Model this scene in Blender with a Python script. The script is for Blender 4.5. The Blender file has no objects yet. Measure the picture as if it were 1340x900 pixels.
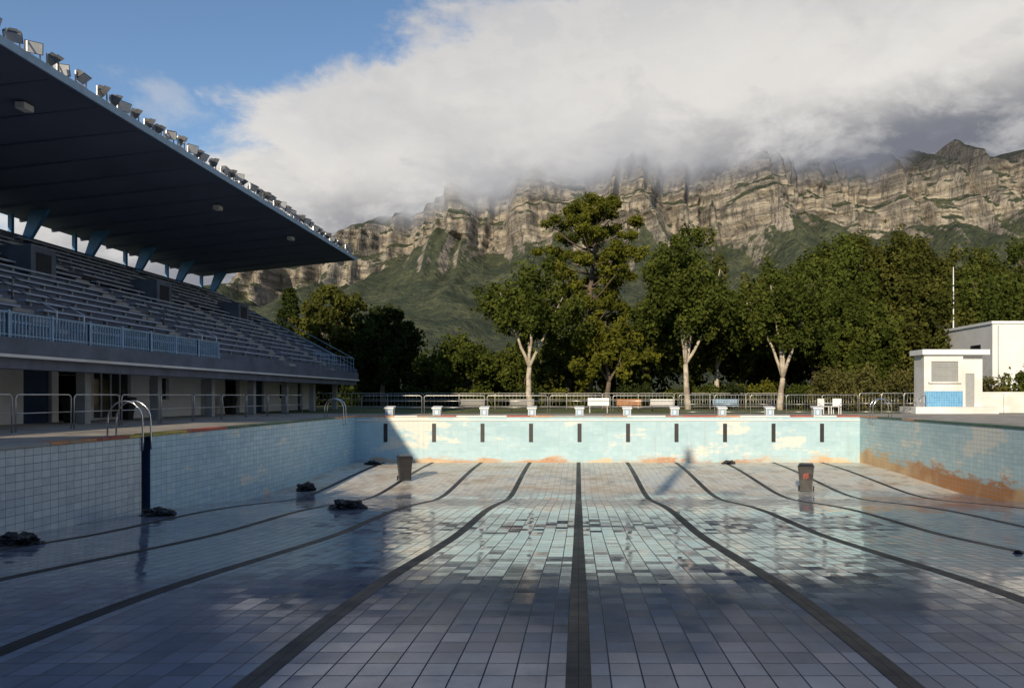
import bpy, math, random, bmesh
import numpy as np
from mathutils import Vector, noise as mn
random.seed(7); rng=np.random.default_rng(7)
scene=bpy.context.scene
scene.view_settings.view_transform='Standard'
scene.view_settings.look='None'
scene.view_settings.exposure=0

# ---------------------------------------------------------------- node helpers
class NT:
    def __init__(s,nt): s.nt=nt
    def n(s,t,**kw):
        nd=s.nt.nodes.new(t)
        for k,v in kw.items(): setattr(nd,k,v)
        return nd
    def _in(s,sock,v):
        if hasattr(v,'links'): s.nt.links.new(v,sock)
        elif v is not None:
            if isinstance(v,tuple) and len(v)==3 and sock.type=='RGBA': v=(*v,1)
            sock.default_value=v
    def m(s,op,a,b=None,c=None,clamp=False):
        nd=s.n('ShaderNodeMath',operation=op); nd.use_clamp=clamp
        s._in(nd.inputs[0],a)
        if b is not None: s._in(nd.inputs[1],b)
        if c is not None: s._in(nd.inputs[2],c)
        return nd.outputs[0]
    def mr(s,v,a,b,c=0.,d=1.,smooth=False):
        nd=s.n('ShaderNodeMapRange'); nd.clamp=True
        if smooth: nd.interpolation_type='SMOOTHSTEP'
        s._in(nd.inputs[0],v)
        for i,x in enumerate((a,b,c,d)): s._in(nd.inputs[i+1],x)
        return nd.outputs[0]
    def mix(s,f,a,b,blend='MIX'):
        nd=s.n('ShaderNodeMix',data_type='RGBA',blend_type=blend)
        s._in(nd.inputs[0],f); s._in(nd.inputs[6],a); s._in(nd.inputs[7],b)
        return nd.outputs[2]
    def noise(s,vec,scale,detail=4,rough=.55,dist=0.):
        nd=s.n('ShaderNodeTexNoise'); s._in(nd.inputs['Vector'],vec)
        nd.inputs['Scale'].default_value=scale; nd.inputs['Detail'].default_value=detail
        nd.inputs['Roughness'].default_value=rough; nd.inputs['Distortion'].default_value=dist
        return nd.outputs['Fac']
    def sep(s,v):
        nd=s.n('ShaderNodeSeparateXYZ'); s._in(nd.inputs[0],v); return nd.outputs
    def comb(s,x,y,z):
        nd=s.n('ShaderNodeCombineXYZ'); s._in(nd.inputs[0],x); s._in(nd.inputs[1],y); s._in(nd.inputs[2],z); return nd.outputs[0]
    def vm(s,op,a,b=None):
        nd=s.n('ShaderNodeVectorMath',operation=op); s._in(nd.inputs[0],a)
        if b is not None: s._in(nd.inputs[1],b)
        return nd.outputs[0]
    def bump(s,h,strength,dist=.02,normal=None):
        nd=s.n('ShaderNodeBump'); nd.inputs['Strength'].default_value=strength; nd.inputs['Distance'].default_value=dist
        s._in(nd.inputs['Height'],h)
        if normal is not None: s._in(nd.inputs['Normal'],normal)
        return nd.outputs[0]
def newmat(name):
    m=bpy.data.materials.new(name); m.use_nodes=True
    nt=NT(m.node_tree); b=m.node_tree.nodes['Principled BSDF']
    nt.obj=nt.n('ShaderNodeTexCoord').outputs['Object']
    return m,nt,b
def mat(name,col,rough=.7,var=.2,scale=2.,metal=0.,bump=.15,col2=None,detail=4):
    m,t,b=newmat(name)
    n1=t.noise(t.obj,scale,detail,.6)
    f=t.mr(n1,.3,.7)
    dark=tuple(c*(1-var) for c in col); lite=tuple(min(1,c*(1+var)) for c in col)
    c=t.mix(f,dark,lite)
    if col2:
        n2=t.noise(t.obj,scale*.35,detail,.65)
        c=t.mix(t.mr(n2,.52,.62),c,col2)
    t._in(b.inputs['Base Color'],c)
    b.inputs['Roughness'].default_value=rough; b.inputs['Metallic'].default_value=metal
    if bump: t._in(b.inputs['Normal'],t.bump(t.noise(t.obj,scale*9,3,.6),bump,.01))
    return m

# ---------------------------------------------------------------- mesh builder
class MB:
    def __init__(s): s.v=[]; s.f=[]; s.mi=[]; s.mats=[]; s.sm=[]
    def _m(s,m):
        if m not in s.mats: s.mats.append(m)
        return s.mats.index(m)
    def hexa(s,p,m):
        o=len(s.v); s.v+= [tuple(q) for q in p]; k=s._m(m)
        for f in ((0,3,2,1),(4,5,6,7),(0,1,5,4),(1,2,6,5),(2,3,7,6),(3,0,4,7)):
            s.f.append(tuple(o+i for i in f)); s.mi.append(k); s.sm.append(False)
    def box(s,x0,x1,y0,y1,z0,z1,m):
        s.hexa([(x0,y0,z0),(x1,y0,z0),(x1,y1,z0),(x0,y1,z0),(x0,y0,z1),(x1,y0,z1),(x1,y1,z1),(x0,y1,z1)],m)
    def face(s,p,m):
        o=len(s.v); s.v+=[tuple(q) for q in p]; s.f.append(tuple(range(o,o+len(p)))); s.mi.append(s._m(m)); s.sm.append(False)
    def tube(s,pts,r,m,n=8,cap=True):
        pts=[Vector(p) for p in pts]; o=len(s.v); k=s._m(m)
        rs=r if isinstance(r,(list,tuple)) else [r]*len(pts)
        prev=None
        for i,p in enumerate(pts):
            d=(pts[min(i+1,len(pts)-1)]-pts[max(i-1,0)]).normalized()
            if prev is None:
                a=d.cross(Vector((0,0,1)));
                if a.length<.05: a=d.cross(Vector((1,0,0)))
            else: a=prev-d*prev.dot(d)
            a.normalize(); prev=a; b=d.cross(a)
            for j in range(n):
                t=2*math.pi*j/n
                s.v.append(tuple(p+(a*math.cos(t)+b*math.sin(t))*rs[i]))
        for i in range(len(pts)-1):
            for j in range(n):
                s.f.append((o+i*n+j,o+i*n+(j+1)%n,o+(i+1)*n+(j+1)%n,o+(i+1)*n+j)); s.mi.append(k); s.sm.append(True)
        if cap:
            s.f.append(tuple(o+j for j in range(n))[::-1]); s.mi.append(k); s.sm.append(False)
            s.f.append(tuple(o+(len(pts)-1)*n+j for j in range(n))); s.mi.append(k); s.sm.append(False)
    def prism(s,poly,y0,y1,m):
        n=len(poly)
        s.face([(x,y0,z) for x,z in poly],m); s.face([(x,y1,z) for x,z in poly][::-1],m)
        for i in range(n):
            a=poly[i]; b=poly[(i+1)%n]
            s.face([(a[0],y0,a[1]),(a[0],y1,a[1]),(b[0],y1,b[1]),(b[0],y0,b[1])],m)
    def done(s,name,parent=None,bevel=0):
        me=bpy.data.meshes.new(name); me.from_pydata(s.v,[],s.f); 
        for m in s.mats: me.materials.append(m)
        me.polygons.foreach_set('material_index',s.mi); me.polygons.foreach_set('use_smooth',s.sm); me.update()
        ob=bpy.data.objects.new(name,me); scene.collection.objects.link(ob)
        if parent: ob.parent=parent
        if bevel:
            bm=ob.modifiers.new('bevel','BEVEL'); bm.width=bevel; bm.segments=2; bm.limit_method='ANGLE'
        return ob

# ---------------------------------------------------------------- camera
ZC=1.08
cam=bpy.data.cameras.new('camera'); co=bpy.data.objects.new('camera',cam); scene.collection.objects.link(co)
co.location=(0,0,ZC); co.rotation_euler=(math.radians(90),0,0)
cam.sensor_width=36; cam.lens=26.87; cam.shift_x=-.065; cam.shift_y=.0507; cam.clip_end=20000; cam.clip_start=.1
scene.camera=co

# ---------------------------------------------------------------- sun + world
EL=math.radians(20); AZ=math.radians(14)
d=Vector((math.sin(AZ)*math.cos(EL),math.cos(AZ)*math.cos(EL),-math.sin(EL)))
sl=bpy.data.lights.new('sun','SUN'); so=bpy.data.objects.new('sun',sl); scene.collection.objects.link(so)
sl.energy=5.0; sl.angle=math.radians(.5); sl.color=(1,.84,.61)
so.rotation_euler=d.to_track_quat('-Z','Y').to_euler()
w=bpy.data.worlds.new('World'); scene.world=w; w.use_nodes=True
t=NT(w.node_tree); w.node_tree.nodes.clear()
sky=t.n('ShaderNodeTexSky'); sky.sky_type='NISHITA'; sky.sun_disc=False
sky.sun_elevation=EL; sky.sun_rotation=math.pi+AZ; sky.air_density=1.; sky.dust_density=.2; sky.ozone_density=3.
bg1=t.n('ShaderNodeBackground'); t._in(bg1.inputs[0],sky.outputs[0]); bg1.inputs[1].default_value=.135
dirv=t.n('ShaderNodeTexCoord').outputs['Generated']
X,Y,Z=t.sep(dirv)
st=t.vm('MULTIPLY',dirv,(1.,1.,1.7))
nA=t.noise(st,3.0,6,.52,.1); nB=t.noise(st,8.,6,.62,.2); nC=t.noise(st,2.0,2,.5,0.)
m1=t.m('ADD',t.m('MULTIPLY',Y,.59),t.m('MULTIPLY',X,.5)); m1=t.m('SUBTRACT',m1,Z)
m1=t.m('ADD',m1,t.m('MULTIPLY',t.m('SUBTRACT',nA,.5),.22))
m1=t.m('ADD',m1,t.m('MULTIPLY',t.m('SUBTRACT',nB,.5),.20))
mask=t.mr(m1,-.02,.03,0,1,True)
dw=t.n('ShaderNodeVectorMath',operation='DISTANCE'); t._in(dw.inputs[0],t.vm('MULTIPLY',dirv,(1,1,2.0))); dw.inputs[1].default_value=(-.440,.835,.332*2.0)
wisp=t.mr(t.m('ADD',dw.outputs['Value'],t.m('MULTIPLY',t.m('SUBTRACT',nB,.5),.25)),.01,.065,.38,0,True)
mask=t.m('MAXIMUM',mask,wisp)
q=t.m('SUBTRACT',Z,t.m('ADD',t.m('MULTIPLY',Y,.266),t.m('MULTIPLY',X,.13)))
q=t.m('ADD',q,t.m('MULTIPLY',t.m('SUBTRACT',nA,.5),.13)); q=t.m('ADD',q,t.m('MULTIPLY',t.m('SUBTRACT',nB,.5),.08))
q=t.m('SUBTRACT',q,t.mr(X,.0,.5,0,.035))
f=t.mr(q,-.035,.07,0,1,True)
cc=t.mix(f,(.20,.21,.25),(.80,.775,.74))
top=t.mr(t.m('ADD',q,t.m('MULTIPLY',nC,.12)),.14,.31,0,1,True)
cc=t.mix(t.m('MULTIPLY',top,t.mr(nB,.38,.62,.25,.95)),cc,(.50,.51,.55))
cc=t.mix(t.mr(nA,.47,.62,0,.42),cc,(.42,.43,.47))
cc=t.mix(t.mr(nB,.52,.68,0,.40),cc,(.90,.88,.85))
cc=t.mix(t.mr(nB,.46,.36,0,.22),cc,(.40,.41,.45))
bg2=t.n('ShaderNodeBackground'); t._in(bg2.inputs[0],cc); bg2.inputs[1].default_value=.95
mx=t.n('ShaderNodeMixShader'); t._in(mx.inputs[0],mask); t._in(mx.inputs[1],bg1.outputs[0]); t._in(mx.inputs[2],bg2.outputs[0])
wo=t.n('ShaderNodeOutputWorld'); t._in(wo.inputs[0],mx.outputs[0])

# ---------------------------------------------------------------- materials
def tile_mat(name,ax,tw,th,cA,cB,grout,gw=.006,rough=(.08,.4),tilt=.02,extra=None,dirty=.4):
    m,t,b=newmat(name)
    o=t.sep(t.obj); P=o[ax[0]]; Q=o[ax[1]]
    a=t.m('DIVIDE',P,tw); bb=t.m('DIVIDE',Q,th)
    fa=t.m('FRACT',a); fb=t.m('FRACT',bb)
    ea=t.m('MULTIPLY',t.m('MINIMUM',fa,t.m('SUBTRACT',1.,fa)),tw)
    eb=t.m('MULTIPLY',t.m('MINIMUM',fb,t.m('SUBTRACT',1.,fb)),th)
    e=t.m('MINIMUM',ea,eb)
    g=t.mr(e,gw*.7,gw*1.3,1,0)
    wn=t.n('ShaderNodeTexWhiteNoise',noise_dimensions='3D')
    t._in(wn.inputs['Vector'],t.comb(t.m('FLOOR',a),t.m('FLOOR',bb),0.))
    r=wn.outputs['Value']; rc=wn.outputs['Color']
    n1=t.noise(t.obj,.35,4,.6); n2=t.noise(t.obj,3.,5,.65)
    c=t.mix(t.mr(t.m('ADD',t.m('MULTIPLY',r,.6),t.m('MULTIPLY',n1,.6)),.2,.95),cA,cB)
    c=t.mix(t.mr(n2,.5,.8,0,dirty),c,tuple(x*.45 for x in cA))
    ro=t.mr(t.m('ADD',t.m('MULTIPLY',n2,.5),t.m('MULTIPLY',n1,.6)),.4,.75,rough[0],rough[1])
    gc=grout
    if extra:
        res=extra(t,c,ro,o,n1,n2,r); c,ro=res[0],res[1]
        if len(res)>2: gc=t.mix(res[2],grout,(.36,.31,.24))
    c=t.mix(g,c,gc); ro=t.mix(g,ro,(.8,.8,.8))
    t._in(b.inputs['Base Color'],c); t._in(b.inputs['Roughness'],ro)
    geo=t.n('ShaderNodeNewGeometry').outputs['Normal']
    off=t.vm('MULTIPLY',t.vm('SUBTRACT',rc,(.5,.5,.5)),(tilt,tilt,tilt))
    nn=t.vm('NORMALIZE',t.vm('ADD',geo,off))
    h=t.m('ADD',t.m('MULTIPLY',g,-1.),t.m('MULTIPLY',n1,1.2))
    t._in(b.inputs['Normal'],t.bump(h,.25,.012,nn))
    return m
def floor_extra(t,c,ro,o,n1,n2,r):
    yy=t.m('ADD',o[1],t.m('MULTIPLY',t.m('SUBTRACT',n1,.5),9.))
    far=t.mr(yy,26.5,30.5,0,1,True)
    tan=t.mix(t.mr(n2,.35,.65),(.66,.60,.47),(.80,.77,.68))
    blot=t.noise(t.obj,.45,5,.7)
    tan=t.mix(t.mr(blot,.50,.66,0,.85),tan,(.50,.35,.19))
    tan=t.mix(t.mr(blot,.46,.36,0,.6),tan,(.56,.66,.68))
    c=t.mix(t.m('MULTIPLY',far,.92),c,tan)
    st=t.noise(t.vm('MULTIPLY',t.obj,(1.,.35,1.)),.9,5,.7)
    c=t.mix(t.mr(st,.54,.72,0,.55),c,(.10,.095,.10))
    odd=t.m('GREATER_THAN',r,.92); c=t.mix(t.m('MULTIPLY',odd,.35),c,(.07,.08,.11))
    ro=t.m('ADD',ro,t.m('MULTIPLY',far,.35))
    near=t.mr(o[1],12.,6.,0,.10)
    return c,t.m('ADD',ro,near),far
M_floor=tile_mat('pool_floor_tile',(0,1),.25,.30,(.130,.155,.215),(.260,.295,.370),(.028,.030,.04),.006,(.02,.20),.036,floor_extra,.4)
M_floor.node_tree.nodes['Principled BSDF'].inputs['IOR'].default_value=1.6
def wall_extra(rust,peel,low=-1.7):
    def fn(t,c,ro,o,n1,n2,r):
        nz=t.noise(t.vm('MULTIPLY',t.obj,(.5,.5,1.6)),.9,6,.68)
        n4=t.noise(t.obj,.28,4,.6)
        pe=t.m('ADD',nz,t.m('MULTIPLY',t.m('SUBTRACT',n4,.5),.6))
        c=t.mix(t.mr(pe,.57-peel,.63-peel,0,.85),c,(.66,.65,.58))
        c=t.mix(t.mr(pe,.44,.38,0,.35),c,(.25,.42,.48))
        zz=t.m('ADD',o[2],t.m('MULTIPLY',t.m('SUBTRACT',nz,.5),-2.2))
        lowm=t.mr(zz,low,low-.25,0,1)
        c=t.mix(t.m('MULTIPLY',lowm,rust),c,t.mix(t.mr(n4,.42,.58),(.60,.42,.22),(.40,.17,.05)))
        scr=t.noise(t.vm('MULTIPLY',t.obj,(.4,.4,14.)),1.,4,.7)
        c=t.mix(t.mr(scr,.60,.70,0,.45),c,(.25,.29,.28))
        drip=t.noise(t.vm('MULTIPLY',t.obj,(5.,5.,.25)),1.,3,.6)
        c=t.mix(t.mr(drip,.58,.72,0,.30),c,(.34,.33,.27))
        return c,t.m('ADD',ro,.15)
    return fn
M_wfar=tile_mat('pool_wall_far_tile',(0,2),.25,.25,(.35,.51,.58),(.41,.57,.63),(.35,.49,.55),.004,(.35,.6),.008,wall_extra(.9,0.01,-2.05),.08)
M_wleft=tile_mat('pool_wall_left_tile',(1,2),.26,.17,(.27,.46,.59),(.37,.56,.67),(.14,.23,.29),.005,(.12,.35),.010,wall_extra(.3,-.03,-2.5),.25)
M_wnear=tile_mat('pool_wall_white_tile',(1,2),.26,.17,(.34,.42,.49),(.47,.54,.59),(.14,.17,.20),.006,(.12,.35),.012,None,.45)
M_wright=tile_mat('pool_wall_right_tile',(1,2),.26,.17,(.38,.53,.57),(.46,.60,.62),(.25,.34,.35),.005,(.3,.6),.01,wall_extra(1.,.03,-1.65),.25)
M_line=tile_mat('lane_line_tile',(0,1),.10,.30,(.013,.011,.010),(.030,.024,.022),(.016,.015,.015),.003,(.4,.7),.02,None,.3)
M_line.node_tree.nodes['Principled BSDF'].inputs['Specular IOR Level'].default_value=.4
M_mark=mat('lane_mark',(.015,.015,.018),.5)
M_deck=mat('deck_concrete',(.34,.31,.27),.85,.25,1.2,bump=.2,col2=(.22,.20,.17))
M_conc=mat('concrete',(.36,.35,.33),.85,.2,1.)
M_white=mat('white_paint',(.72,.71,.69),.6,.07,.8,col2=(.62,.60,.56))
M_whiteclean=mat('white_gloss_paint',(.78,.78,.77),.4,.05,2)
M_steel=mat('galvanised_steel',(.50,.50,.50),.35,.15,5,metal=.8,bump=.05)
M_chrome=mat('stainless_steel',(.7,.7,.7),.18,.05,5,metal=1.,bump=0)
M_blue=mat('blue_paint',(.04,.17,.36),.5,.15,2)
M_dblue=mat('dark_blue_paint',(.02,.05,.11),.6,.15,2)
M_lblue=mat('pale_blue_paint',(.28,.42,.56),.5,.15,2)
M_red=mat('red_paint',(.40,.08,.05),.6,.3,3,col2=(.30,.2,.15))
M_orange=mat('orange_paint',(.52,.25,.12),.6,.3,3,col2=(.35,.30,.24))
M_green=mat('green_paint',(.04,.10,.065),.6,.35,3,col2=(.14,.13,.09))
M_yellow=mat('yellow_paint',(.50,.38,.08),.6,.3,3)
M_black=mat('black_plastic',(.018,.018,.02),.4,.2,4)
M_bag=mat('black_bag_plastic',(.012,.012,.013),.25,.3,6,bump=.6)
M_rubber=mat('rubber',(.02,.02,.02),.8)
M_glass=mat('dark_glass',(.02,.025,.03),.08,.1,1,bump=0)
M_dark=mat('dark_interior',(.03,.03,.035),.9)
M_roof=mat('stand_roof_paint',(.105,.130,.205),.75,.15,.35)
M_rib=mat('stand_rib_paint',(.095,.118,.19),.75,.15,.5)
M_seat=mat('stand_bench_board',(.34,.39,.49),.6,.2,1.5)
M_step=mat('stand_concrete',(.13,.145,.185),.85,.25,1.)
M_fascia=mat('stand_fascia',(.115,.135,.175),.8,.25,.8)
M_grille=mat('grey_shutter',(.30,.31,.31),.5,.1,3)
M_lens=mat('lamp_lens',(.55,.56,.58),.15,.1,3,bump=0)
M_lampbody=mat('lamp_body',(.08,.08,.08),.45,.3,4)
M_bluetile=tile_mat('blue_tile',(0,2),.15,.15,(.07,.26,.48),(.12,.36,.6),(.4,.5,.55),.006,(.2,.4),.01,None,.1)

m,t,b=newmat('grass')
n=t.noise(t.obj,.15,4,.6); n2=t.noise(t.obj,6.,4,.7)
c=t.mix(t.mr(n,.35,.65),(.07,.10,.025),(.16,.17,.05)); c=t.mix(t.mr(n2,.4,.7,0,.6),c,(.05,.065,.02))
t._in(b.inputs['Base Color'],c); b.inputs['Roughness'].default_value=.95
t._in(b.inputs['Normal'],t.bump(n2,.6,.05)); M_grass=m

def leafmat(name,dark,lite):
    m,t,b=newmat(name); nt=m.node_tree; nt.nodes.remove(b)
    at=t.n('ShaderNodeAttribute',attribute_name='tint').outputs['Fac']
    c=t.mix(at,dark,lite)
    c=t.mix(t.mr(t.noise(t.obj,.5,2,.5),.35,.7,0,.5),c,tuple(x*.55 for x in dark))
    df=t.n('ShaderNodeBsdfDiffuse'); t._in(df.inputs[0],c)
    tr=t.n('ShaderNodeBsdfTranslucent'); t._in(tr.inputs[0],t.mix(.5,c,lite))
    mx=t.n('ShaderNodeMixShader'); mx.inputs[0].default_value=.22
    t._in(mx.inputs[1],df.outputs[0]); t._in(mx.inputs[2],tr.outputs[0])
    t._in(nt.nodes['Material Output'].inputs[0],mx.outputs[0]); return m
L_mid=leafmat('leaf_mid',(.024,.040,.009),(.130,.150,.030))
L_olive=leafmat('leaf_olive',(.026,.037,.009),(.145,.146,.034))
L_dark=leafmat('leaf_dark',(.016,.026,.009),(.060,.078,.021))
L_pine=leafmat('leaf_pine',(.036,.050,.010),(.20,.20,.030))
L_yel=leafmat('leaf_yellowish',(.06,.065,.02),(.20,.18,.06))
B_pale=mat('bark_pale',(.42,.37,.30),.9,.3,3,col2=(.25,.20,.16))
B_twig=mat('bark_twig',(.16,.13,.10),.9,.3,3)
B_dark=mat('bark_dark',(.13,.10,.075),.95,.3,3)

# ---------------------------------------------------------------- ground, deck, pool
PX0,PX1,PY0,PY1=-11.5,14.5,-10.6,39.4
def ring(name,x0,x1,y0,y1,z,m):
    xs=[x0,PX0,PX1,x1]; ys=[y0,PY0,PY1,y1]; mb=MB()
    vs=[(x,y,z) for y in ys for x in xs]; mb.v=vs; k=mb._m(m)
    for j in range(3):
        for i in range(3):
            if i==1 and j==1: continue
            mb.f.append((j*4+i,j*4+i+1,(j+1)*4+i+1,(j+1)*4+i)); mb.mi.append(k); mb.sm.append(False)
    return mb.done(name)
ring('ground',-9000,9000,-6000,9000,-.03,M_grass)
ring('pool_deck',-34,34,-24,46.8,0,M_deck)
prof=[(-10.6,-1.02),(0,-1.04),(5.7,-1.10),(8,-1.17),(9.9,-1.29),(12.5,-1.52),(15.9,-1.80),(18,-1.89),(20.2,-1.98),(22.5,-2.15),(24.9,-2.38),(26.5,-2.54),(28,-2.62),(29.5,-2.61),(31.5,-2.53),(34,-2.43),(36.5,-2.36),(39.4,-2.34)]
py=np.array([p[0] for p in prof]); pz=np.array([p[1] for p in prof])
ys=np.arange(-10.6,39.41,.5); ker=np.array([1,2,3,4,3,2,1.])/16
zz=np.interp(ys,py,pz); zp=np.pad(zz,3,mode='edge'); zs=np.convolve(zp,ker,'valid')
def fz(y): return float(np.interp(y,ys,zs))
mb=MB()
for i in range(len(ys)-1):
    mb.face([(PX0,ys[i],zs[i]),(PX1,ys[i],zs[i]),(PX1,ys[i+1],zs[i+1]),(PX0,ys[i+1],zs[i+1])],M_floor)
def wallstrip(mb,x,y0,y1,m):
    yy=[y for y in ys if y0<y<y1]; yy=[y0]+yy+[y1]
    for a,b in zip(yy[:-1],yy[1:]):
        mb.face([(x,a,fz(a)-.02),(x,b,fz(b)-.02),(x,b,-.001),(x,a,-.001)],m)
LY=20.1; LW=.42
wallstrip(mb,PX0,PY0,LY,M_wnear); wallstrip(mb,PX0,LY+LW,PY1,M_wleft)
mb.face([(PX0-.2,LY,-3),(PX0-.2,LY+LW,-3),(PX0-.2,LY+LW,0),(PX0-.2,LY,0)],M_dark)
mb.face([(PX0-.2,LY,-3),(PX0-.2,LY,0),(PX0,LY,0),(PX0,LY,-3)],M_dark)
mb.face([(PX0-.2,LY+LW,-3),(PX0-.2,LY+LW,0),(PX0,LY+LW,0),(PX0,LY+LW,-3)],M_dblue)
wallstrip(mb,PX1,PY0,PY1,M_wright)
mb.face([(PX0,PY1,-2.4),(PX1,PY1,-2.4),(PX1,PY1,-.001),(PX0,PY1,-.001)],M_wfar)
mb.face([(PX0,PY0,-1.1),(PX1,PY0,-1.1),(PX1,PY0,-.001),(PX0,PY0,-.001)],M_wfar)
for k in range(-4,6):
    x=k*2.5
    for i in range(len(ys)-1):
        a,b=ys[i],ys[i+1]
        mb.face([(x-.1,a,zs[i]+.004),(x+.1,a,zs[i]+.004),(x+.1,b,zs[i+1]+.004),(x-.1,b,zs[i+1]+.004)],M_line)
    xm=x+.05
    mb.box(xm-.105,xm+.105,PY1-.006,PY1-.002,-1.30,-.34,M_mark)
mb.box(PX0+.01,PX1-.01,PY1-.05,PY1-.003,-.20,-.14,M_white)
mb.done('swimming_pool')
mb=MB()
def cop(x0,x1,y0,y1,m): mb.box(x0,x1,y0,y1,.004,.07,m)
segs=[(-10.6,16.6,M_conc),(16.6,18.2,M_orange),(18.2,19.5,M_red),(19.5,20.1,M_yellow),(20.55,22.4,M_yellow),(22.4,25,M_red),(25,31,M_green),(31,36,M_green),(36,39.4,M_orange)]
for a,b_,mm in segs: cop(PX0-.45,PX0+.04,a+.01,b_-.01,mm)
for a,b_,mm in [(-10.6,24,M_conc),(24,33,M_green),(33,34.2,M_orange),(34.2,37,M_green),(37,39.4,M_orange)]: cop(PX1-.04,PX1+.45,a+.01,b_-.01,mm)
x=PX0; cols=[M_orange,M_white,M_red,M_white,M_red,M_orange,M_conc,M_orange,M_white,M_red]; i=0
while x<PX1-.1:
    L=random.choice([1.2,2.0,2.6]); x2=min(PX1,x+L); cop(x+.01,x2-.01,PY1-.04,PY1+.4,cols[i%10]); x=x2; i+=1
mb.done('pool_coping')

# ---------------------------------------------------------------- starting blocks
for k in range(-4,6):
    mb=MB(); x=k*2.5+.05; y=PY1+.75
    mb.hexa([(x-.2,y-.05,.004),(x+.2,y-.05,.004),(x+.2,y+.4,.004),(x-.2,y+.4,.004),(x-.2,y-.05,.40),(x+.2,y-.05,.40),(x+.2,y+.4,.46),(x-.2,y+.4,.46)],M_white)
    mb.box(x-.17,x+.17,y-.056,y-.051,.06,.38,M_lblue)
    mb.box(x-.06,x+.06,y-.062,y-.057,.12,.32,M_whiteclean)
    mb.hexa([(x-.25,y-.12,.40),(x+.25,y-.12,.40),(x+.25,y+.45,.47),(x-.25,y+.45,.47),(x-.25,y-.12,.47),(x+.25,y-.12,.47),(x+.25,y+.45,.55),(x-.25,y+.45,.55)],M_whiteclean)
    mb.done('starting_block',bevel=.008)

# ---------------------------------------------------------------- railings
def rail(name,p0,p1,panel,z0=0.,h=1.1,mids=(.35,.7),r=.024,m=M_steel,gap=.15,verts=0):
    mb=MB(); p0=Vector(p0); p1=Vector(p1); L=(p1-p0).length; n=max(1,round(L/panel)); dd=(p1-p0).normalized(); st=L/n
    for i in range(n):
        a=p0+dd*(i*st+gap/2); b=p0+dd*((i+1)*st-gap/2); c=.12
        Zt=z0+h
        def P(q,z): return (q.x,q.y,z)
        mb.tube([P(a,z0),P(a,Zt-c),P(a+dd*c*.3,Zt-c*.3),P(a+dd*c,Zt),P(b-dd*c,Zt),P(b-dd*c*.3,Zt-c*.3),P(b,Zt-c),P(b,z0)],r,m,6)
        for q in mids: mb.tube([P(a,z0+h*q),P(b,z0+h*q)],r*.8,m,6)
        if verts:
            nv=int((b-a).length/verts)
            for j in range(1,nv):
                q=a+dd*(j*verts); mb.tube([P(q,z0+h*mids[0]),P(q,Zt)],r*.4,m,4)
    return mb.done(name)
rail('pool_railing',(-13.2,46.2,0),(5.8,46.2,0),3.85)
rail('mesh_fence',(6.1,46.5,0),(17.0,46.5,0),2.2,h=1.15,mids=(.1,.5),r=.02,verts=.16,gap=.02)
rail('metal_fence',(17.1,46.6,0),(21.2,46.6,0),1.35,h=1.25,mids=(.1,.5),r=.025,verts=.2,gap=.02)
rail('walkway_railing',(-16.6,12,0),(-16.6,46,0),2.6,z0=.0,h=1.12,mids=(.5,))
rail('garden_fence',(-40,64,0),(50,64,0),3.0,h=1.3,mids=(.15,.6),r=.03,m=M_conc,gap=.02,verts=.3)
def ladder(x,y,s):
    mb=MB()
    for dy in (0,.38):
        pts=[(x-s*.9,y+dy,.0)]
        for a in range(0,181,15):
            r=.46; t_=math.radians(180-a)
            pts.append((x-s*.44+s*r*math.cos(t_),y+dy,.45+.5*math.sin(t_)))
        pts+=[(x+s*.03,y+dy,-.1),(x+s*.03,y+dy,-.35)]
        mb.tube(pts,.022,M_chrome,8)
        mb.tube([(x-s*.9,y+dy,.004),(x-s*.9,y+dy,.03)],.05,M_chrome,8)
    mb.done('pool_ladder')
ladder(PX0,LY+.02,1); ladder(PX0,37.3,1); ladder(PX1,37.6,-1)

# ---------------------------------------------------------------- wheelie bins
def bin_(x,y,rot,lab):
    mb=MB()
    mb.hexa([(-.22,-.25,.06),(.22,-.25,.06),(.22,.22,.06),(-.22,.22,.06),(-.29,-.34,.95),(.29,-.34,.95),(.29,.34,.95),(-.29,.34,.95)],M_black)
    mb.box(-.31,.31,-.37,.37,.952,.99,M_black)
    mb.hexa([(-.30,-.38,.992),(.30,-.38,.992),(.30,.40,.992),(-.30,.40,.992),(-.24,-.30,1.06),(.24,-.30,1.06),(.24,.34,1.08),(-.24,.34,1.08)],M_black)
    mb.tube([(-.27,.43,.97),(.27,.43,.97)],.02,M_black)
    for sx in (-.27,.27): mb.box(sx-.02,sx+.02,.34,.44,.94,.99,M_black)
    for sx in (-.29,.25): mb.tube([(sx,.24,.10),(sx+.05,.24,.10)],.10,M_rubber,16)
    if lab:
        for (u0,u1,w0,w1) in ((-.09,-.05,.52,.72),(-.05,.03,.66,.72),(-.01,.03,.52,.66),(.05,.09,.56,.76)):
            mb.hexa([(u0,-.325,w0),(u1,-.325,w0),(u1,-.30,w0),(u0,-.30,w0),(u0,-.342,w1),(u1,-.342,w1),(u1,-.31,w1),(u0,-.31,w1)],lab)
    for xx in (-.16,.16): mb.box(xx-.012,xx+.012,-.31,-.24,.15,.85,M_black)
    ob=mb.done('wheelie_bin',bevel=.012); ob.location=(x,y,fz(y)); ob.rotation_euler=(0,0,rot)
bin_(-7.35,32.3,.35,None); bin_(8.75,29.4,-.3,M_red)

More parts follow.
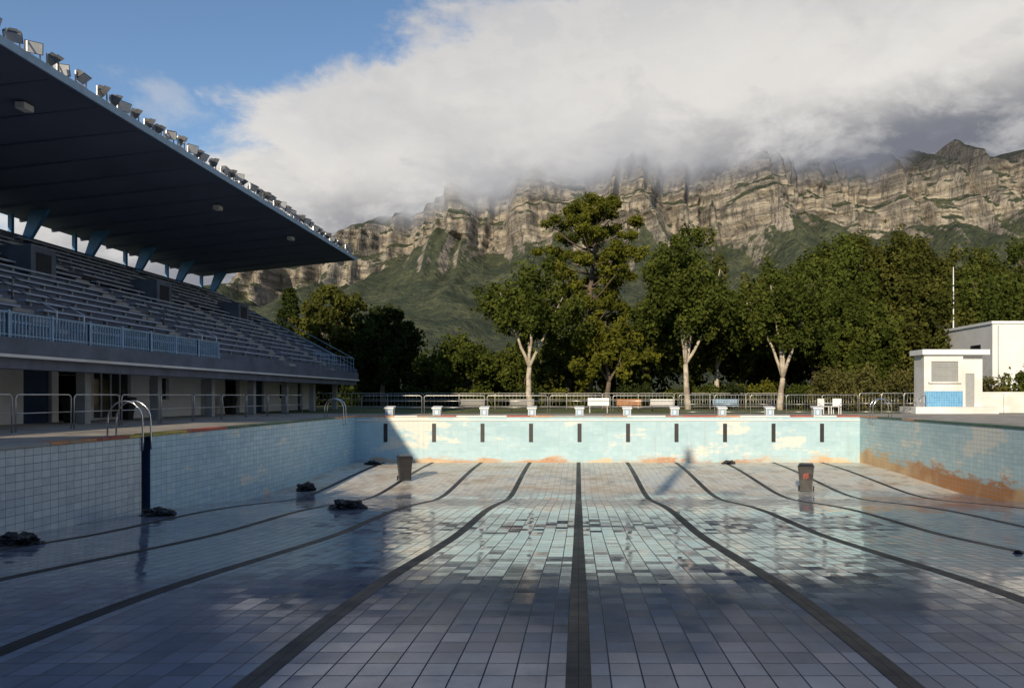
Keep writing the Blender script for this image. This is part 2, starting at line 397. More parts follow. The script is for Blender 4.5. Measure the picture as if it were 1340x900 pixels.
def bag(x,y,sx,sy,sz,seed):
    rr=random.Random(seed)
    bm=bmesh.new(); bmesh.ops.create_icosphere(bm,subdivisions=5,radius=1)
    for v in bm.verts:
        p=v.co.copy(); nn=mn.noise(p*1.6+Vector((seed,0,0)))*.45+mn.noise(p*4+Vector((0,seed,0)))*.3+abs(mn.noise(p*9+Vector((0,0,seed))))*.22
        p*=1+nn; p.x*=sx; p.y*=sy; p.z=max(-.02,p.z*sz+sz*.15)
        v.co=p
    me=bpy.data.meshes.new('rubbish_bag'); bm.to_mesh(me); bm.free(); me.materials.append(M_bag)
    ob=bpy.data.objects.new('rubbish_bag',me); scene.collection.objects.link(ob); ob.location=(x,y,fz(y)); ob.rotation_euler=(0,0,rr.uniform(-.5,.5))
bag(-10.7,19.4,.42,.25,.15,1); bag(-6.45,21.3,.40,.3,.22,2); bag(-10.6,29.7,.38,.3,.24,3); bag(-10.3,38.2,.35,.25,.14,4); bag(7.6,38.6,.3,.2,.14,5); bag(-10.3,14.0,.38,.25,.17,6)
bag(7.3,12.7,.06,.05,.04,8)

# ---------------------------------------------------------------- grandstand
SX=-18.0; SY0,SY1=0.,62.
mb=MB()
nr=17; bx=-29.3; dx=(bx-SX)/nr; z0=2.95; z1=9.0; dz=(z1-z0)/(nr-1)
aisles=[8,18,28,38.5,49,57]
for i in range(nr):
    xa=SX+dx*i; xb=SX+dx*(i+1); z=z0+dz*i
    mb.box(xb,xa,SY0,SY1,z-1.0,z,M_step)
    if i>0:
        ya=SY0+.3
        for a in aisles+[SY1]:
            ye=min(a-.6,SY1-.3)
            mb.box(xa-.30,xa-.005,ya,ye,z+.16,z+.24,M_seat)
            for q in np.arange(ya+.3,ye,1.8): mb.box(xa-.24,xa-.08,q,q+.08,z+.001,z+.16,M_conc)
            ya=a+.6
        for a in aisles: mb.box(xa,xa+.33,a-.55,a+.55,z-dz+.004,z-dz/2,M_conc)
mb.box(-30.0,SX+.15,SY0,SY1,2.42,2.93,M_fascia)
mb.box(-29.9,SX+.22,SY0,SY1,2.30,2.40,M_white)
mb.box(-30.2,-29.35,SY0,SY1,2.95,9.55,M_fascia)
for (a,b_) in ((2,26),(31,44),(47,60)):
    mb.box(-25.15,-25.0,a,b_,6.2,7.15,M_dark)
for yy,xx in ((33.5,-24.2),(43.5,-24.2),(54,-24.2),(22,-24.2)):
    zf=z0+dz*int((xx-SX)/dx)
    mb.box(xx-1.3,xx+.2,yy,yy+1.6,zf,zf+1.35,M_fascia); mb.box(xx+.201,xx+.205,yy+.3,yy+1.3,zf+.1,zf+1.1,M_dark)
mb.prism([(SX,2.93),(SX,3.2),(bx,9.5),(bx,2.93)],SY1+.003,SY1+.2,M_fascia)
FX=-21.5
ops=[(5,7,0,2.05,'d'),(12,15,.9,2.0,'w'),(20,21,0,2.05,'d'),(29.6,31.2,0,2.1,'b'),(31.6,33.6,0,2.2,'o'),(33.9,36.7,.1,2.1,'w'),(38.3,40.1,.9,2.0,'w'),(43.5,44.4,0,2.05,'d'),(46.5,48.5,0,2.2,'o'),(50.3,52.2,0,2.1,'b'),(55,56.8,.9,1.9,'w'),(58.5,59.4,0,2.05,'b')]
yc=SY0
for (a,b_,s,tp,k) in ops:
    mb.box(FX-.25,FX,yc,a,0.005,2.30,M_white)
    if s>0: mb.box(FX-.25,FX,a,b_,0.005,s,M_white)
    mb.box(FX-.25,FX,a,b_,tp,2.30,M_white)
    if k=='w':
        mb.box(FX-.16,FX-.14,a,b_,s,tp,M_glass)
        n_=max(2,int((b_-a)/.7))
        for j in range(n_+1): q=a+(b_-a)*j/n_; mb.box(FX-.14,FX-.09,q-.03 if j else q,q+.03 if j<n_ else q,s,tp,M_whiteclean)
    elif k=='b': mb.box(FX-.18,FX-.14,a,b_,s,tp,M_dblue)
    elif k=='d': mb.box(FX-.18,FX-.14,a,b_,s,tp,M_grille)
    yc=b_
mb.box(FX-.25,FX,yc,SY1,0.005,2.30,M_white)
mb.box(-30,FX-.26,SY1-.3,SY1,0.005,2.29,M_white)
mb.box(-30,-29.8,SY0,SY1-.31,0.005,2.29,M_dark)
for yy in np.arange(4,61,5.1):
    mb.box(-19.4,-19.05,yy,yy+.35,.005,2.30,M_conc)
RF=(SX-.05,12.1); RB=(-30.6,10.75)
def rz(x): return RB[1]+(RF[1]-RB[1])*(x-RB[0])/(RF[0]-RB[0])
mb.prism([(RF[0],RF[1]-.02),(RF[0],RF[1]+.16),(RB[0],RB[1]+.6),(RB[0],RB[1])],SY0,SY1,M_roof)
mb.box(RF[0]+.003,RF[0]+.08,SY0,SY1,RF[1]-.08,RF[1]+.20,M_lblue)
for yy in np.arange(1.0,SY1-.2,2.55):
    mb.hexa([(RF[0]-.3,yy,RF[1]-.06),(RF[0]-.3,yy+.14,RF[1]-.06),(RB[0],yy+.14,rz(RB[0])-.16),(RB[0],yy,rz(RB[0])-.16),
             (RF[0]-.3,yy,RF[1]-.02),(RF[0]-.3,yy+.14,RF[1]-.02),(RB[0],yy+.14,rz(RB[0])+.01),(RB[0],yy,rz(RB[0])+.01)],M_rib)
for yy in np.arange(4.6,61.2,5.1):
    mb.hexa([(-29.5,yy,9.0),(-29.5,yy+.25,9.0),(-29.1,yy+.25,9.1),(-29.1,yy,9.1),(-28.9,yy,rz(-28.9)-.1),(-28.9,yy+.25,rz(-28.9)-.1),(-28.0,yy+.25,rz(-28)-.1),(-28.0,yy,rz(-28)-.1)],M_blue)
    mb.box(-30.1,-29.9,yy,yy+.2,9.55,rz(-30)-.1,M_blue)
for (xx,yy) in ((-20.3,43.0),(-19.5,51.8),(-20.3,28)):
    mb.box(xx-.17,xx+.17,yy-.25,yy+.25,rz(xx)-.32,rz(xx)-.10,M_white)
stand=mb.done('grandstand')
mb=MB()
mb.tube([(SX+.05,SY0,3.72),(SX+.05,38,3.72)],.035,M_lblue,6); mb.tube([(SX+.05,SY0,3.02),(SX+.05,38,3.02)],.025,M_lblue,6)
for q in np.arange(SY0,38,.16): mb.box(SX+.03,SX+.07,q,q+.035,2.93,3.70,M_lblue)
for q in np.arange(SY0,38.1,2.0): mb.box(SX+.0,SX+.10,q,q+.09,2.93,3.80,M_lblue)
for a in (28,38.5):
    for s in (-.75,.75):
        mb.tube([(SX-.6,a+s,3.1),(SX-.6,a+s,4.1),(SX-3.3,a+s,5.55),(SX-3.3,a+s,4.5)],.03,M_steel,6)
for s in (SY1-.15,SY1-5):
    mb.tube([(SX-.2,s,3.1),(SX-.2,s,4.1),(SX-6.3,s,7.4),(SX-6.3,s,6.3)],.03,M_lblue,6)
    mb.tube([(SX-.2,s,3.6),(SX-6.3,s,6.9)],.02,M_lblue,6)
mb.tube([(SX-.2,SY1-.15,4.1),(SX-.2,SY1-9,4.1)],.03,M_lblue,6)
for q in np.arange(SY1-9,SY1,.9): mb.tube([(SX-.2,q,2.93),(SX-.2,q,4.1)],.02,M_lblue,5)
mb.done('balustrade',parent=stand)
def lampmesh():
    mb=MB()
    mb.hexa([(-.05,-.26,-.17),(-.05,.26,-.17),(-.05,.26,.17),(-.05,-.26,.17),(.20,-.33,-.25),(.20,.33,-.25),(.20,.33,.25),(.20,-.33,.25)],M_lampbody)
    mb.hexa([(-.22,-.13,-.1),(-.22,.13,-.1),(-.22,.13,.1),(-.22,-.13,.1),(-.052,-.2,-.14),(-.052,.2,-.14),(-.052,.2,.14),(-.052,-.2,.14)],M_lampbody)
    mb.box(.203,.215,-.30,.30,-.22,.22,M_lens)
    return mb
proto=lampmesh().done('floodlight_head'); pm=proto.data; bpy.data.objects.remove(proto)
def brmesh():
    mb=MB()
    for s in (-.30,.30): mb.box(-.02,.02,s-.02,s+.02,-.34,.05,M_steel)
    mb.box(-.04,.04,-.30,.30,-.38,-.34,M_steel); mb.box(-.03,.03,-.03,.03,-.60,-.38,M_steel); return mb
pr=brmesh().done('b'); bmsh=pr.data; bpy.data.objects.remove(pr)
yy=19.; i=0
while yy<61.7:
    e=bpy.data.objects.new('floodlight',bmsh); scene.collection.objects.link(e)
    e.location=(SX-.3+random.uniform(-.15,.1),yy,RF[1]+.68+random.uniform(-.05,.08))
    h=bpy.data.objects.new('lamp_head',pm); scene.collection.objects.link(h); h.parent=e
    h.rotation_euler=(0,math.radians(random.uniform(15,60)),math.radians(random.choice([-60,-30,0,35,55])+random.uniform(-12,12))); h.scale=(.80,.80,.80)
    i+=1; yy+= random.uniform(.62,.85) if i%4 else random.uniform(1.0,1.4)

# ---------------------------------------------------------------- kiosk + white building + walls + antenna
mb=MB(); kx0,kx1,kxr,ky=21.2,23.6,25.0,46.9
mb.box(20.3,kxr+.3,ky-.9,ky+1.5,.004,.42,M_white)
mb.box(kx0,kx0+.45,ky,ky+.15,.42,3.6,M_white); mb.box(kx1-.3,kx1,ky,ky+.15,.42,3.6,M_white)
mb.box(kx0+.45,kx1-.3,ky,ky+.15,.42,1.95,M_white); mb.box(kx0+.45,kx1-.3,ky,ky+.15,3.2,3.6,M_white)
mb.box(kx0+.45,kx1-.3,ky+.09,ky+.12,1.95,3.2,M_grille)
for z in np.arange(1.98,3.2,.11): mb.box(kx0+.46,kx1-.31,ky+.06,ky+.088,z,z+.05,M_grille)
mb.box(kx0+.25,kx1-.15,ky-.16,ky-.003,1.86,1.95,M_white)
mb.box(kx0+.02,kx1-.02,ky-.03,ky-.003,.43,1.38,M_bluetile)
mb.box(kx0,kx0+.15,ky+.15,ky+1.4,.42,3.6,M_white); mb.box(kx0+.15,kxr,ky+1.25,ky+1.4,.42,3.6,M_white)
mb.box(kx1-.15,kx1,ky+.15,ky+.4,.42,3.6,M_white)
mb.box(kx1,kx1+.35,ky+.4,ky+.55,.42,3.6,M_white); mb.box(kx1+.9,kxr,ky+.4,ky+.55,.42,3.6,M_white)
mb.box(kx1+.35,kx1+.9,ky+.4,ky+.55,2.45,3.6,M_white); mb.box(kx1+.35,kx1+.9,ky+.46,ky+.5,.42,2.45,M_grille)
mb.box(kxr-.15,kxr,ky+.55,ky+1.25,.42,3.6,M_white)
mb.box(kx0-.2,kxr+.12,ky-.25,ky+1.6,3.6,3.92,M_whiteclean)
mb.done('ticket_kiosk',bevel=.01)
mb=MB(); mb.box(30,46,55.4,62.5,0,6.3,M_white); mb.box(29.9,46.1,55.3,62.6,6.3,6.5,M_whiteclean)
for a in (33.5,37.5,41.5):
    mb.box(a,a+1.4,55.36,55.398,3.6,5.0,M_glass); mb.box(a-.08,a+1.48,55.28,55.398,3.45,3.6,M_whiteclean)
mb.box(29.96,29.998,57,58.4,3.5,4.9,M_glass)
mb.tube([(30.4,55.25,0),(30.4,55.25,6.2)],.05,M_white,8)
mb.done('white_building')
mb=MB(); mb.box(25.5,40,48.6,48.85,0,1.25,M_white); mb.box(25.45,40,48.55,48.9,1.25,1.33,M_whiteclean)
for a in np.arange(27,40,3.): mb.box(a,a+.4,48.5,48.599,0,1.25,M_white)
mb.done('boundary_wall')
mb=MB(); mb.tube([(30.6,62.4,0),(30.6,62.4,9),(30.6,62.4,11.6)],[.06,.05,.03],M_whiteclean,8); mb.tube([(29.2,62.4,6.7),(30.6,62.4,6.9)],.03,M_dark,6); mb.done('antenna_mast')

def bench(x,y,m,name='park_bench',rot=0):
    mb=MB()
    for s in (-.75,.7):
        mb.box(s,s+.06,-.2,-.14,0,.42,M_dark); mb.box(s,s+.06,.2,.26,0,.85,M_dark); mb.box(s,s+.06,-.2,.2,.38,.42,M_dark)
    for q in (-.2,-.06,.08): mb.box(-.85,.85,q,q+.11,.421,.46,m)
    for z in (.52,.66,.79): mb.box(-.85,.85,.16,.198,z,z+.09,m)
    ob=mb.done(name); ob.location=(x,y,-.03); ob.rotation_euler=(0,0,rot)
bench(10.0,52,M_lblue); bench(3.5,53,M_orange); bench(-4.0,54,M_conc); bench(-7.5,54,M_conc); bench(5.9,54,M_white,rot=-.2)
def chair(x,y,rot):
    mb=MB()
    for a in (-.24,.2):
        for b_ in (-.24,.2): mb.box(a,a+.04,b_,b_+.04,0,.44 if b_<0 else .9,M_whiteclean)
    mb.box(-.26,.26,-.26,.26,.441,.48,M_whiteclean); mb.box(-.26,.26,.18,.198,.5,.92,M_whiteclean)
    for a in (-.27,.24): mb.box(a,a+.03,-.24,.22,.64,.67,M_whiteclean)
    ob=mb.done('plastic_chair'); ob.location=(x,y,0); ob.rotation_euler=(0,0,rot)
chair(14.6,45.6,.5); chair(15.3,45.4,-.6)
mb=MB(); mb.box(.6,2.0,50,50.05,.45,.95,M_whiteclean)
for s in (.7,1.85): mb.box(s,s+.06,50.052,50.1,-.03,.95,M_steel)
mb.done('notice_board')
for (x,y) in ((-20.6,34.8),(-20.6,45.2),(-20.4,30.8)):
    mb=MB(); mb.hexa([(x-.2,y-.2,.005),(x+.2,y-.2,.005),(x+.2,y+.2,.005),(x-.2,y+.2,.005),(x-.3,y-.3,.95),(x+.3,y-.3,.95),(x+.3,y+.3,.95),(x-.3,y+.3,.95)],M_black); mb.box(x-.32,x+.32,y-.32,y+.32,.952,1.02,M_black)
    mb.done('litter_bin',bevel=.01)

# ---------------------------------------------------------------- trees
def leaf_mesh(name,C,R,n,size,m,parent=None,flat=1.,shell=.45):
    K=len(C); N=K*n
    d_=rng.normal(size=(N,3)); d_/=np.linalg.norm(d_,axis=1)[:,None]
    rad=(shell+(1-shell)*rng.random(N))**.8
    stray=rng.random(N)<.08; rad=np.where(stray,rad*(1.1+.5*rng.random(N)),rad)
    bump=1+.35*np.sin(d_[:,0]*5+np.repeat(rng.random(K)*6,n))*np.cos(d_[:,1]*5+np.repeat(rng.random(K)*6,n))
    c=np.repeat(C,n,0); r=np.repeat(R,n,0)
    P=c+d_*r*(rad*bump)[:,None]
    nrm=d_*.6+rng.normal(size=(N,3))*.8; nrm[:,2]+=.25*flat; nrm/=np.linalg.norm(nrm,axis=1)[:,None]
    a=np.cross(nrm,rng.normal(size=(N,3))); a/=np.linalg.norm(a,axis=1)[:,None]; b_=np.cross(nrm,a)
    s=size*(.5+rng.random(N))
    a*=s[:,None]*.5; b_*=(s*.33)[:,None]
    V=np.stack([P-a,P-b_+a*.1,P+a,P+b_+a*.1],1).reshape(-1,3).astype(np.float32)
    me=bpy.data.meshes.new(name); me.vertices.add(4*N); me.vertices.foreach_set('co',V.ravel())
    me.loops.add(4*N); me.loops.foreach_set('vertex_index',np.arange(4*N,dtype=np.int32))
    me.polygons.add(N); me.polygons.foreach_set('loop_start',np.arange(0,4*N,4,dtype=np.int32)); me.polygons.foreach_set('loop_total',np.full(N,4,dtype=np.int32))
    me.update(calc_edges=True)
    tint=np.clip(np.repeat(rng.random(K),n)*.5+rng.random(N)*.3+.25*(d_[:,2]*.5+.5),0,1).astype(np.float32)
    at=me.attributes.new('tint','FLOAT','POINT'); at.data.foreach_set('value',np.repeat(tint,4))
    me.materials.append(m)
    ob=bpy.data.objects.new(name,me); scene.collection.objects.link(ob)
    if parent: ob.parent=parent
    return ob
def curve_pts(a,b,wob=.12,n=6,sag=0.):
    a=Vector(a); b=Vector(b); L=(b-a).length; out=[]
    o1=Vector((random.uniform(-1,1),random.uniform(-1,1),random.uniform(-.4,.4)))*L*wob
    for i in range(n+1):
        s=i/n; p=a.lerp(b,s)+o1*math.sin(math.pi*s)
        p.x+=(random.random()-.5)*L*.02*(0<i<n); p.z+=sag*math.sin(math.pi*s)
        out.append(tuple(p))
    return out
def broadleaf(name,x,y,h,cb,r,K=34,n=420,leaf=L_mid,bark=B_pale,size=.34,forks=3,fz_=.35,tr=.22,clump=1.,spread=1.,zbias=1.,lean=0,vert=1.0,lob=.20,lobes=0):
    mb=MB(); base=(x,y,-.1); fork=(x+random.uniform(-.3,.3)+lean,y+random.uniform(-.3,.3),h*fz_*.75)
    mb.tube(curve_pts(base,fork,.04,5),[tr*(1.25-.08*i) for i in range(6)],bark,9)
    mains=[]
    for i in range(forks):
        a=math.pi*(i+.5)/forks*(1 if i%2 else -1)+random.uniform(-.3,.3)
        e=(x+math.cos(a)*r*.6*spread,y+math.sin(a)*r*.3,cb+(h-cb)*random.uniform(.45,.75))
        pts=curve_pts(fork,e,.08,7,0); mains.append(pts)
        mb.tube(pts,[tr*(.68-.075*j) for j in range(8)],bark,7)
    pts=curve_pts(fork,(x,y,h*.86),.06,7); mains.append(pts); mb.tube(pts,[tr*(.66-.075*j) for j in range(8)],bark,7)
    C=[];R=[]
    ph=random.random()*6; p2=random.random()*6
    hz=(h-cb)/2
    L=[]
    if lobes:
        for j in range(lobes):
            a=2*math.pi*j/lobes+random.uniform(-.4,.4)
            L.append((x+math.cos(a)*r*.55,y+math.sin(a)*r*.45,cb+hz*random.uniform(.45,1.15),r*random.uniform(.38,.55),hz*random.uniform(.45,.75)))
        L.append((x+random.uniform(-.5,.5),y,cb+hz*1.35,r*.5,hz*.65))
        L.append((x+random.uniform(-.3,.3),y-r*.3,cb+hz*.9,r*.55,hz*.6))
    tw=bark if bark is B_dark else B_twig
    for k in range(K):
        th=random.random()*2*math.pi; ph_=math.acos(random.uniform(-.75,1)); q=random.uniform(.45,1.0)
        wob=1+lob*math.sin(3*th+ph)+lob*math.sin(4*ph_+p2)
        if L:
            l=random.choice(L); q=random.uniform(.3,1.05)
            c=Vector((l[0]+math.sin(ph_)*math.cos(th)*l[3]*q*wob,l[1]+math.sin(ph_)*math.sin(th)*l[3]*q*wob,l[2]+math.cos(ph_)*l[4]*q))
        else: c=Vector((x+math.sin(ph_)*math.cos(th)*r*q*wob,y+math.sin(ph_)*math.sin(th)*r*q*wob,cb+hz*.95+math.cos(ph_)*hz*q*zbias))
        rr=r*random.uniform(.09,.21)*clump
        C.append(c); R.append((rr,rr,rr*1.1*vert))
        mp=random.choice(mains); s=mp[random.randint(4,len(mp)-1)]
        if random.random()<.5 and (c-Vector(s)).length<r*.8: mb.tube(curve_pts(s,c,.10,4),[tr*.16,tr*.13,tr*.10,tr*.07,tr*.04],tw,5)
    tr_=mb.done(name)
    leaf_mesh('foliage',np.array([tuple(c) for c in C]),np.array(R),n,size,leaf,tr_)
    return tr_
broadleaf('plane_tree',-3.9,62,12.6,4.3,4.5,K=118,n=170,forks=3,fz_=.36,size=.27,vert=1.2,lobes=5)
broadleaf('plane_tree',8.9,62,15.2,4.6,4.4,K=140,n=180,forks=3,fz_=.32,size=.27,vert=1.3,lobes=6)
broadleaf('plane_tree',15.8,60,11.8,4.2,4.3,K=120,n=170,forks=4,fz_=.28,size=.27,vert=1.3,lobes=5)
broadleaf('tree',12.6,69,13.4,2.0,4.0,K=100,n=190,bark=B_pale,leaf=L_olive,vert=1.3,lobes=5)
broadleaf('tree',2.4,67,8.8,1.2,3.6,K=70,n=190,leaf=L_pine,bark=B_dark)
broadleaf('tree',6.4,71,10.4,1.0,3.6,K=66,n=190,bark=B_dark)
broadleaf('tree',-.8,72,7.2,1.0,3.2,K=50,n=190,bark=B_dark,leaf=L_olive)
broadleaf('tree',-24.3,76,12.6,1.5,3.5,K=90,n=200,leaf=L_olive,bark=B_dark,clump=1.1)
broadleaf('tree',-18.3,72,9.6,1.0,3.7,K=90,n=200,leaf=L_dark,bark=B_dark,clump=1.2)
broadleaf('tree',-11.5,78,7.0,.5,4.2,K=60,n=200,leaf=L_mid,bark=B_dark,clump=1.2)
broadleaf('tree',-5.5,80,7.0,.5,4.0,K=60,n=200,leaf=L_mid,bark=B_dark,clump=1.2)
for (x,y,h,r) in ((21.0,68,14.8,4.6),(24.5,72,16.8,4.6),(28.5,74,17.4,5.0),(33,76,16.6,5.2),(38,74,15.6,5),(43.5,76,17.0,5.4),(50,78,16,5.5),(18.3,74,13.8,4.),(29,66,11.5,4),(23.5,64.5,9.5,3.4),(35,68,13,4.5)):
    broadleaf('tree',x,y,h,.6,r,K=150,n=200,leaf=random.choice([L_mid,L_olive]),bark=B_dark,clump=1.1,size=.32,vert=1.35)
mb=MB(); px_,py_=.95,70
tp=[(px_,py_,-.1),(px_+.1,py_,5),(px_-.05,py_,9),(px_+.35,py_,13),(px_+.7,py_,16.5),(px_+.9,py_,18.6)]
mb.tube(tp,[.38,.33,.28,.2,.12,.06],B_dark,10)
C=[];R=[]
z=7.6; k0=0; rp=random.Random(23)
while z<18.0:
    tt=(z-9)/10.2
    reach=float(np.interp(z,[7.5,10.5,12,14.5,16.2,17.4,18.5],[3.2,3.8,4.4,4.6,3.7,2.5,1.6]))
    for k in range(5):
        a=k0+k*math.pi*.4+rp.uniform(-.5,.5); L=reach*rp.uniform(.45,1.10)
        s=(px_+.8*tt,py_,z-.8+rp.uniform(-.3,.3)); e=(px_+.8*tt+math.cos(a)*L,py_+math.sin(a)*L,z+L*rp.uniform(.08,.34))
        mb.tube(curve_pts(s,e,.04,5,-.3),[.11,.10,.08,.065,.05,.03],B_dark,5)
        for j in range(3):
            C.append((e[0]+rp.uniform(-.75,.75),e[1]+rp.uniform(-.75,.75),e[2]+rp.uniform(0,.65))); rr=rp.uniform(.45,.82); R.append((rr,rr,rr*.68))
        if L>2.0 and rp.random()<.7:
            C.append((s[0]+(e[0]-s[0])*.6,s[1]+(e[1]-s[1])*.6,s[2]+(e[2]-s[2])*.6+.5)); rr=rp.uniform(.45,.75); R.append((rr,rr,rr*.6))
    k0+=.9; z+=rp.uniform(.85,1.4)
for j in range(18): C.append((px_+.75+rp.uniform(-1.6,1.6),py_+rp.uniform(-1.4,1.4),18.4+rp.uniform(-.9,.7))); rr=rp.uniform(.5,.75); R.append((rr,rr,rr*.8))
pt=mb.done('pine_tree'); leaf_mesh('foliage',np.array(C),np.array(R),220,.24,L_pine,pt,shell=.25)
mb=MB(); cx,cy=-32.2,85; mb.tube([(cx,cy,0),(cx,cy,12.6)],[.25,.05],B_dark,6); C=[];R=[]
for z in np.arange(2,12.9,.45):
    rr=(13.2-z)*.22+.1
    for k in range(6):
        a=random.random()*6.28; q_=rr*random.uniform(.6,1.15); C.append((cx+math.cos(a)*q_,cy+math.sin(a)*q_,z-.15*q_)); R.append((.55,.55,.26))
pt=mb.done('conifer_tree'); leaf_mesh('foliage',np.array(C),np.array(R),80,.32,L_dark,pt)
C=[];R=[]
def topz(x):
    pts=[(-60,6),(-30,6),(-18,6.6),(-4,6.5),(0,8.5),(8,10.5),(14,13.5),(22,16),(34,16.5),(80,16)]
    return float(np.interp(x,[p[0] for p in pts],[p[1] for p in pts]))
for k in range(620):
    x=random.uniform(-45,75); y=random.uniform(84,96); tz=topz(x)*(.92+.16*mn.noise(Vector((x*.25,y*.1,0)))); z=tz*random.random()**.6
    rr=random.uniform(1.1,2.0); C.append((x,y,max(.5,z-rr*.6))); R.append((rr,rr,rr*.8))
leaf_mesh('distant_trees',np.array(C),np.array(R),140,.60,L_dark)
def shrub(name,x,y,r,h,leaf,n=220,K=16):
    C=[];R=[]
    for k in range(K):
        a=random.random()*6.28; q=random.random()**.5*r*.8; C.append((x+math.cos(a)*q,y+math.sin(a)*q*.7,h*random.uniform(.15,.75))); s=r*random.uniform(.22,.40); R.append((s,s,h*.25))
    leaf_mesh(name,np.array(C),np.array(R),n,.2,leaf)
for (x,y,r,h,l) in ((19,56,2.2,3.4,L_yel),(22,58,2.4,3.8,L_yel),(25.5,59,2.4,3.5,L_yel),(15.5,66,2.2,2.6,L_pine),(27,50.5,1.4,2.6,L_yel),(29.3,51,1.6,2.9,L_mid),(10,66,2.5,2.2,L_mid),(-9,68,2.6,1.8,L_mid),(-14,67,2.4,2.0,L_dark),(-1,67,2.2,1.9,L_pine),(5.5,67,2.2,2.4,L_dark),(-4,69,2.5,2.0,L_dark),(12.5,65,2.0,2.4,L_dark),(18.5,63,2,2.2,L_mid)):
    shrub('shrub',x,y,r,h,l)
mb=MB(); mb.box(-48,32,-26,-15.5,0,9.0,M_white)  # unseen building behind the camera, added to shade the near pool
mb.hexa([(-48.5,-26.5,9),(32.5,-26.5,9),(32.5,-15,9),(-48.5,-15,9),(-46,-21,13.0),(30,-21,13.0),(30,-20.6,13.0),(-46,-20.6,13.0)],M_rib)
for a in np.arange(-46,30,3.4):
    for z in (1.,4.,6.6): mb.box(a,a+1.5,-15.5,-15.46,z,z+1.5,M_glass)
mb.done('shadow_building')
for (x,h) in ((-42,13.5),(-35,15),(-27,13.6),(-20,14.8),(-13.5,13.4),(-6,14.4),(1,13.2),(8,14.9),(15,13.4),(22,14.2)):
    broadleaf('shade_tree',x,-14.2,h*.96,2,3.8,K=50,n=90,size=.7,bark=B_dark,clump=1.5)
mb=MB(); mb.tube([(-7.3,-12.6,0),(-7.3,-12.6,17.8),(-7.3,-12.6,17.9)],[.38,.2,.05],M_steel,10); mb.tube([(-8.1,-12.6,16.2),(-6.5,-12.6,16.2)],.12,M_steel,6); mb.done('floodlight_mast')

# ---------------------------------------------------------------- mountain
def ip(u,pts): return float(np.interp(u,[p[0] for p in pts],[p[1] for p in pts]))
crest=[(-1.3,.10),(-.757,.12),(-.47,.148),(-.39,.172),(-.32,.188),(-.285,.205),(-.262,.235),(-.237,.250),(-.20,.252),(-.157,.272),(-.1,.30),(-.05,.33),(.15,.355),(.343,.36),(.44,.338),(.49,.330),(.513,.345),(.535,.332),(.56,.320),(.60,.316),(.7,.30),(1.3,.28)]
cbase=[(-1.3,.06),(-.757,.08),(-.47,.100),(-.30,.125),(-.25,.150),(-.157,.178),(-.05,.198),(.1,.206),(.24,.220),(.4,.220),(.54,.243),(.7,.24),(1.3,.22)]
NU,NTt=900,280
us=np.linspace(-1.1,.9,NU); V=[]; RXY=2300.
YO=150.
for j in range(NTt):
    t_=j/(NTt-1)
    for i in range(NU):
        u=us[i]; x=u*RXY
        cb_=ip(u,cbase)+.022*mn.noise(Vector((u*9,3,1)))+.012*mn.noise(Vector((u*26,3,6))); cr=ip(u,crest); ct=min(cb_+.082,cr-.010)
        if t_<.34:
            s=t_/.34; y=650+(2080-650)*s; z=cb_*2080*(.35*s+.65*s**1.8); amp=s
        elif t_<.74:
            s=(t_-.34)/.40
            yy_=float(np.interp(s,[0,.42,.55,1],[0,22,62,90])); zz_=float(np.interp(s,[0,.42,.55,1],[0,.44,.53,1]))
            y=2080+yy_; z=cb_*2080+(ct*2190-cb_*2080)*zz_; amp=1
        elif t_<.97:
            s=(t_-.74)/.23; y=2170+150*s; z=ct*2190+(cr*2330-ct*2190)*s**.9; amp=1-.45*s
        else:
            s=(t_-.97)/.03; y=2320+300*s; z=cr*2330*(1-.25*s); amp=.5
        y+=YO*min(1,t_/.34)
        wx=x+30*mn.noise(Vector((x/150,z/200,7)))
        g1=1-abs(mn.noise(Vector((wx/300+3,z/1500,0))))*2
        g2=1-abs(mn.noise(Vector((wx/105+z/900,z/900,5))))*2
        g4=1-abs(mn.noise(Vector((wx/42,z/500,15))))*2
        g3=mn.fractal(Vector((x/34,z/60,9)),.9,2.1,4)
        cl=1. if t_>=.34 else max(0.,(t_-.10)/.24)**1.5
        y-= (g1*190+g2*115+g4*42+g3*16)*amp*cl
        if t_<.45:
            z+=mn.fractal(Vector((x/260,y/330,2)),.9,2.1,5)*46*min(1,t_/.1)*(1-max(0,(t_-.3)/.15) if t_>.3 else 1)
            z+=(1-abs(mn.noise(Vector((x/170+y/900,y/900,22))))*2)*26*min(1,t_/.1)*(1-max(0,(t_-.3)/.15) if t_>.3 else 1)
        if .34<=t_:
            ph=mn.noise(Vector((x/900,z/500,1)))*2
            led=math.sin(z/15.+ph); led=math.copysign(abs(led)**.6,led)
            ledge=led*(.9+.8*mn.noise(Vector((x/140,z/50,31))))+.6*math.sin(z/5.3+ph*1.4)*(.6+mn.noise(Vector((x/90,z/40,51))))
            y+=ledge*6.5
            z+=mn.noise(Vector((x/50,y/90,4)))*5
            if t_>.9: z+=mn.noise(Vector((x/28,0,14)))*9
        V.append((x,y,z))
F=[]
for j in range(NTt-1):
    o=j*NU
    for i in range(NU-1): F.append((o+i,o+i+1,o+NU+i+1,o+NU+i))
me=bpy.data.meshes.new('mountain'); me.from_pydata(V,[],F); me.polygons.foreach_set('use_smooth',[True]*len(F)); me.update()
m,t,b=newmat('mountain_rock'); nt=m.node_tree
o=t.sep(t.obj); nz=t.sep(t.n('ShaderNodeNewGeometry').outputs['Normal'])[2]
wob=t.noise(t.obj,.004,2,.5)
so_=t.comb(t.m('MULTIPLY',o[0],.007),t.m('MULTIPLY',o[1],.004),t.m('ADD',t.m('MULTIPLY',o[2],.070),t.m('MULTIPLY',wob,1.6)))
strat=t.noise(so_,1.,5,.70,0.)
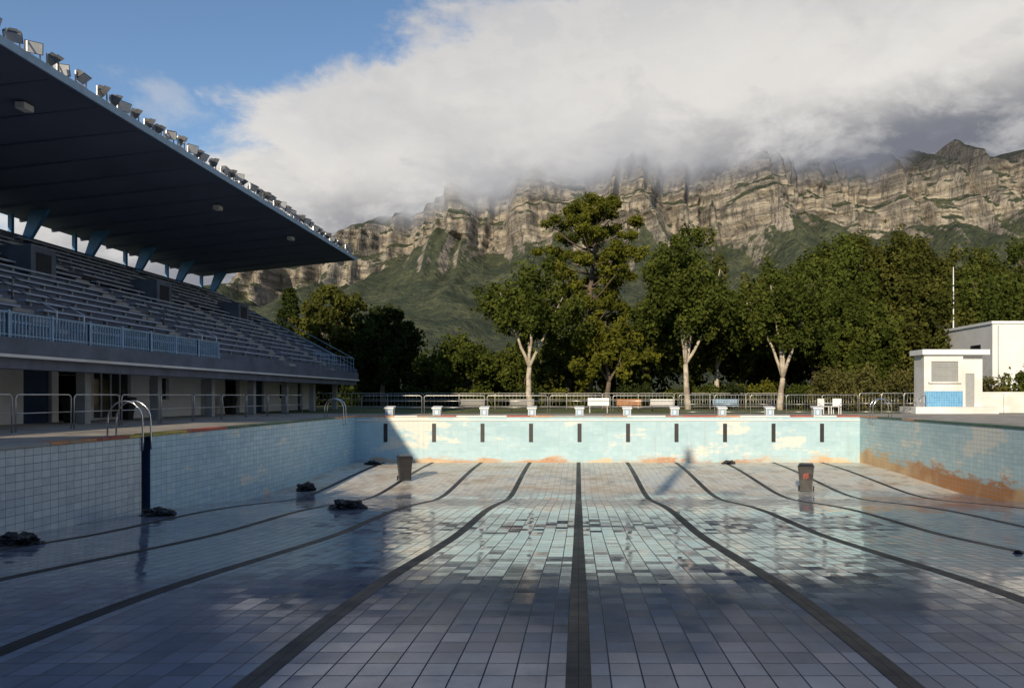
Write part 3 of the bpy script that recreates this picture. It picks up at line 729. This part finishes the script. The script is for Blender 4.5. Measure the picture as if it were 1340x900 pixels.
rn=t.noise(t.obj,.012,5,.65); vn=t.noise(t.vm('MULTIPLY',t.obj,(.045,.045,.010)),1.,5,.70)
rock=t.mix(t.mr(strat,.42,.58),(.16,.140,.115),(.43,.375,.295))
rock=t.mix(t.mr(vn,.50,.62,0,.85),rock,(.085,.075,.062))
rock=t.mix(t.mr(rn,.52,.68,0,.6),rock,(.50,.45,.37))
fn_=t.noise(t.obj,.07,5,.7)
veg=t.mix(t.mr(rn,.35,.65),(.038,.050,.020),(.115,.118,.052)); veg=t.mix(t.mr(fn_,.4,.62,0,.75),veg,(.020,.029,.014))
zone=t.mr(t.m('SUBTRACT',o[2],t.m('MULTIPLY',o[0],.12)),330.,430.,.0,.10)
sl_=t.m('SUBTRACT',nz,zone)
sl_=t.m('ADD',sl_,t.m('MULTIPLY',t.m('SUBTRACT',fn_,.5),.5)); sl_=t.m('ADD',sl_,t.m('MULTIPLY',t.m('SUBTRACT',rn,.5),.7))
vf=t.mr(sl_,.43,.56)
cloud_shade=t.m('SUBTRACT',o[2],t.m('ADD',t.m('MULTIPLY',o[0],.075),535.))
cloud_shade=t.mr(t.m('ADD',cloud_shade,t.m('MULTIPLY',t.m('SUBTRACT',rn,.5),220.)),0.,80.,0,.82)  # cloud shadow on the upper slopes, painted into rock and plant colour
rock=t.mix(cloud_shade,rock,(.066,.063,.058))
veg=t.mix(cloud_shade,veg,(.042,.044,.036))
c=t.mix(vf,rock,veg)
c=t.mix(.08,c,(.18,.23,.31))  # distance haze, mixed into the surface colour
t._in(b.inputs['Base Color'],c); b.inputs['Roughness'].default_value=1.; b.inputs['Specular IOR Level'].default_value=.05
t._in(b.inputs['Normal'],t.bump(t.m('ADD',t.m('ADD',fn_,t.m('MULTIPLY',vn,-1.3)),t.m('MULTIPLY',strat,.6)),.9,10.))
th=t.m('ADD',t.m('MULTIPLY',o[0],.110),590.); th=t.m('ADD',th,t.m('MULTIPLY',t.m('MAXIMUM',t.m('SUBTRACT',o[0],990.),0.),.9))
cn=t.noise(t.obj,.0030,5,.55,.1)
al=t.mr(t.m('ADD',t.m('SUBTRACT',th,o[2]),t.m('MULTIPLY',t.m('SUBTRACT',cn,.5),110.)),-50.,80.,0,1,True)
tb=t.n('ShaderNodeBsdfTransparent'); mx=t.n('ShaderNodeMixShader'); t._in(mx.inputs[0],al); t._in(mx.inputs[1],tb.outputs[0]); t._in(mx.inputs[2],b.outputs[0])
t._in(nt.nodes['Material Output'].inputs[0],mx.outputs[0])
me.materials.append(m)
ob=bpy.data.objects.new('mountain',me); scene.collection.objects.link(ob)
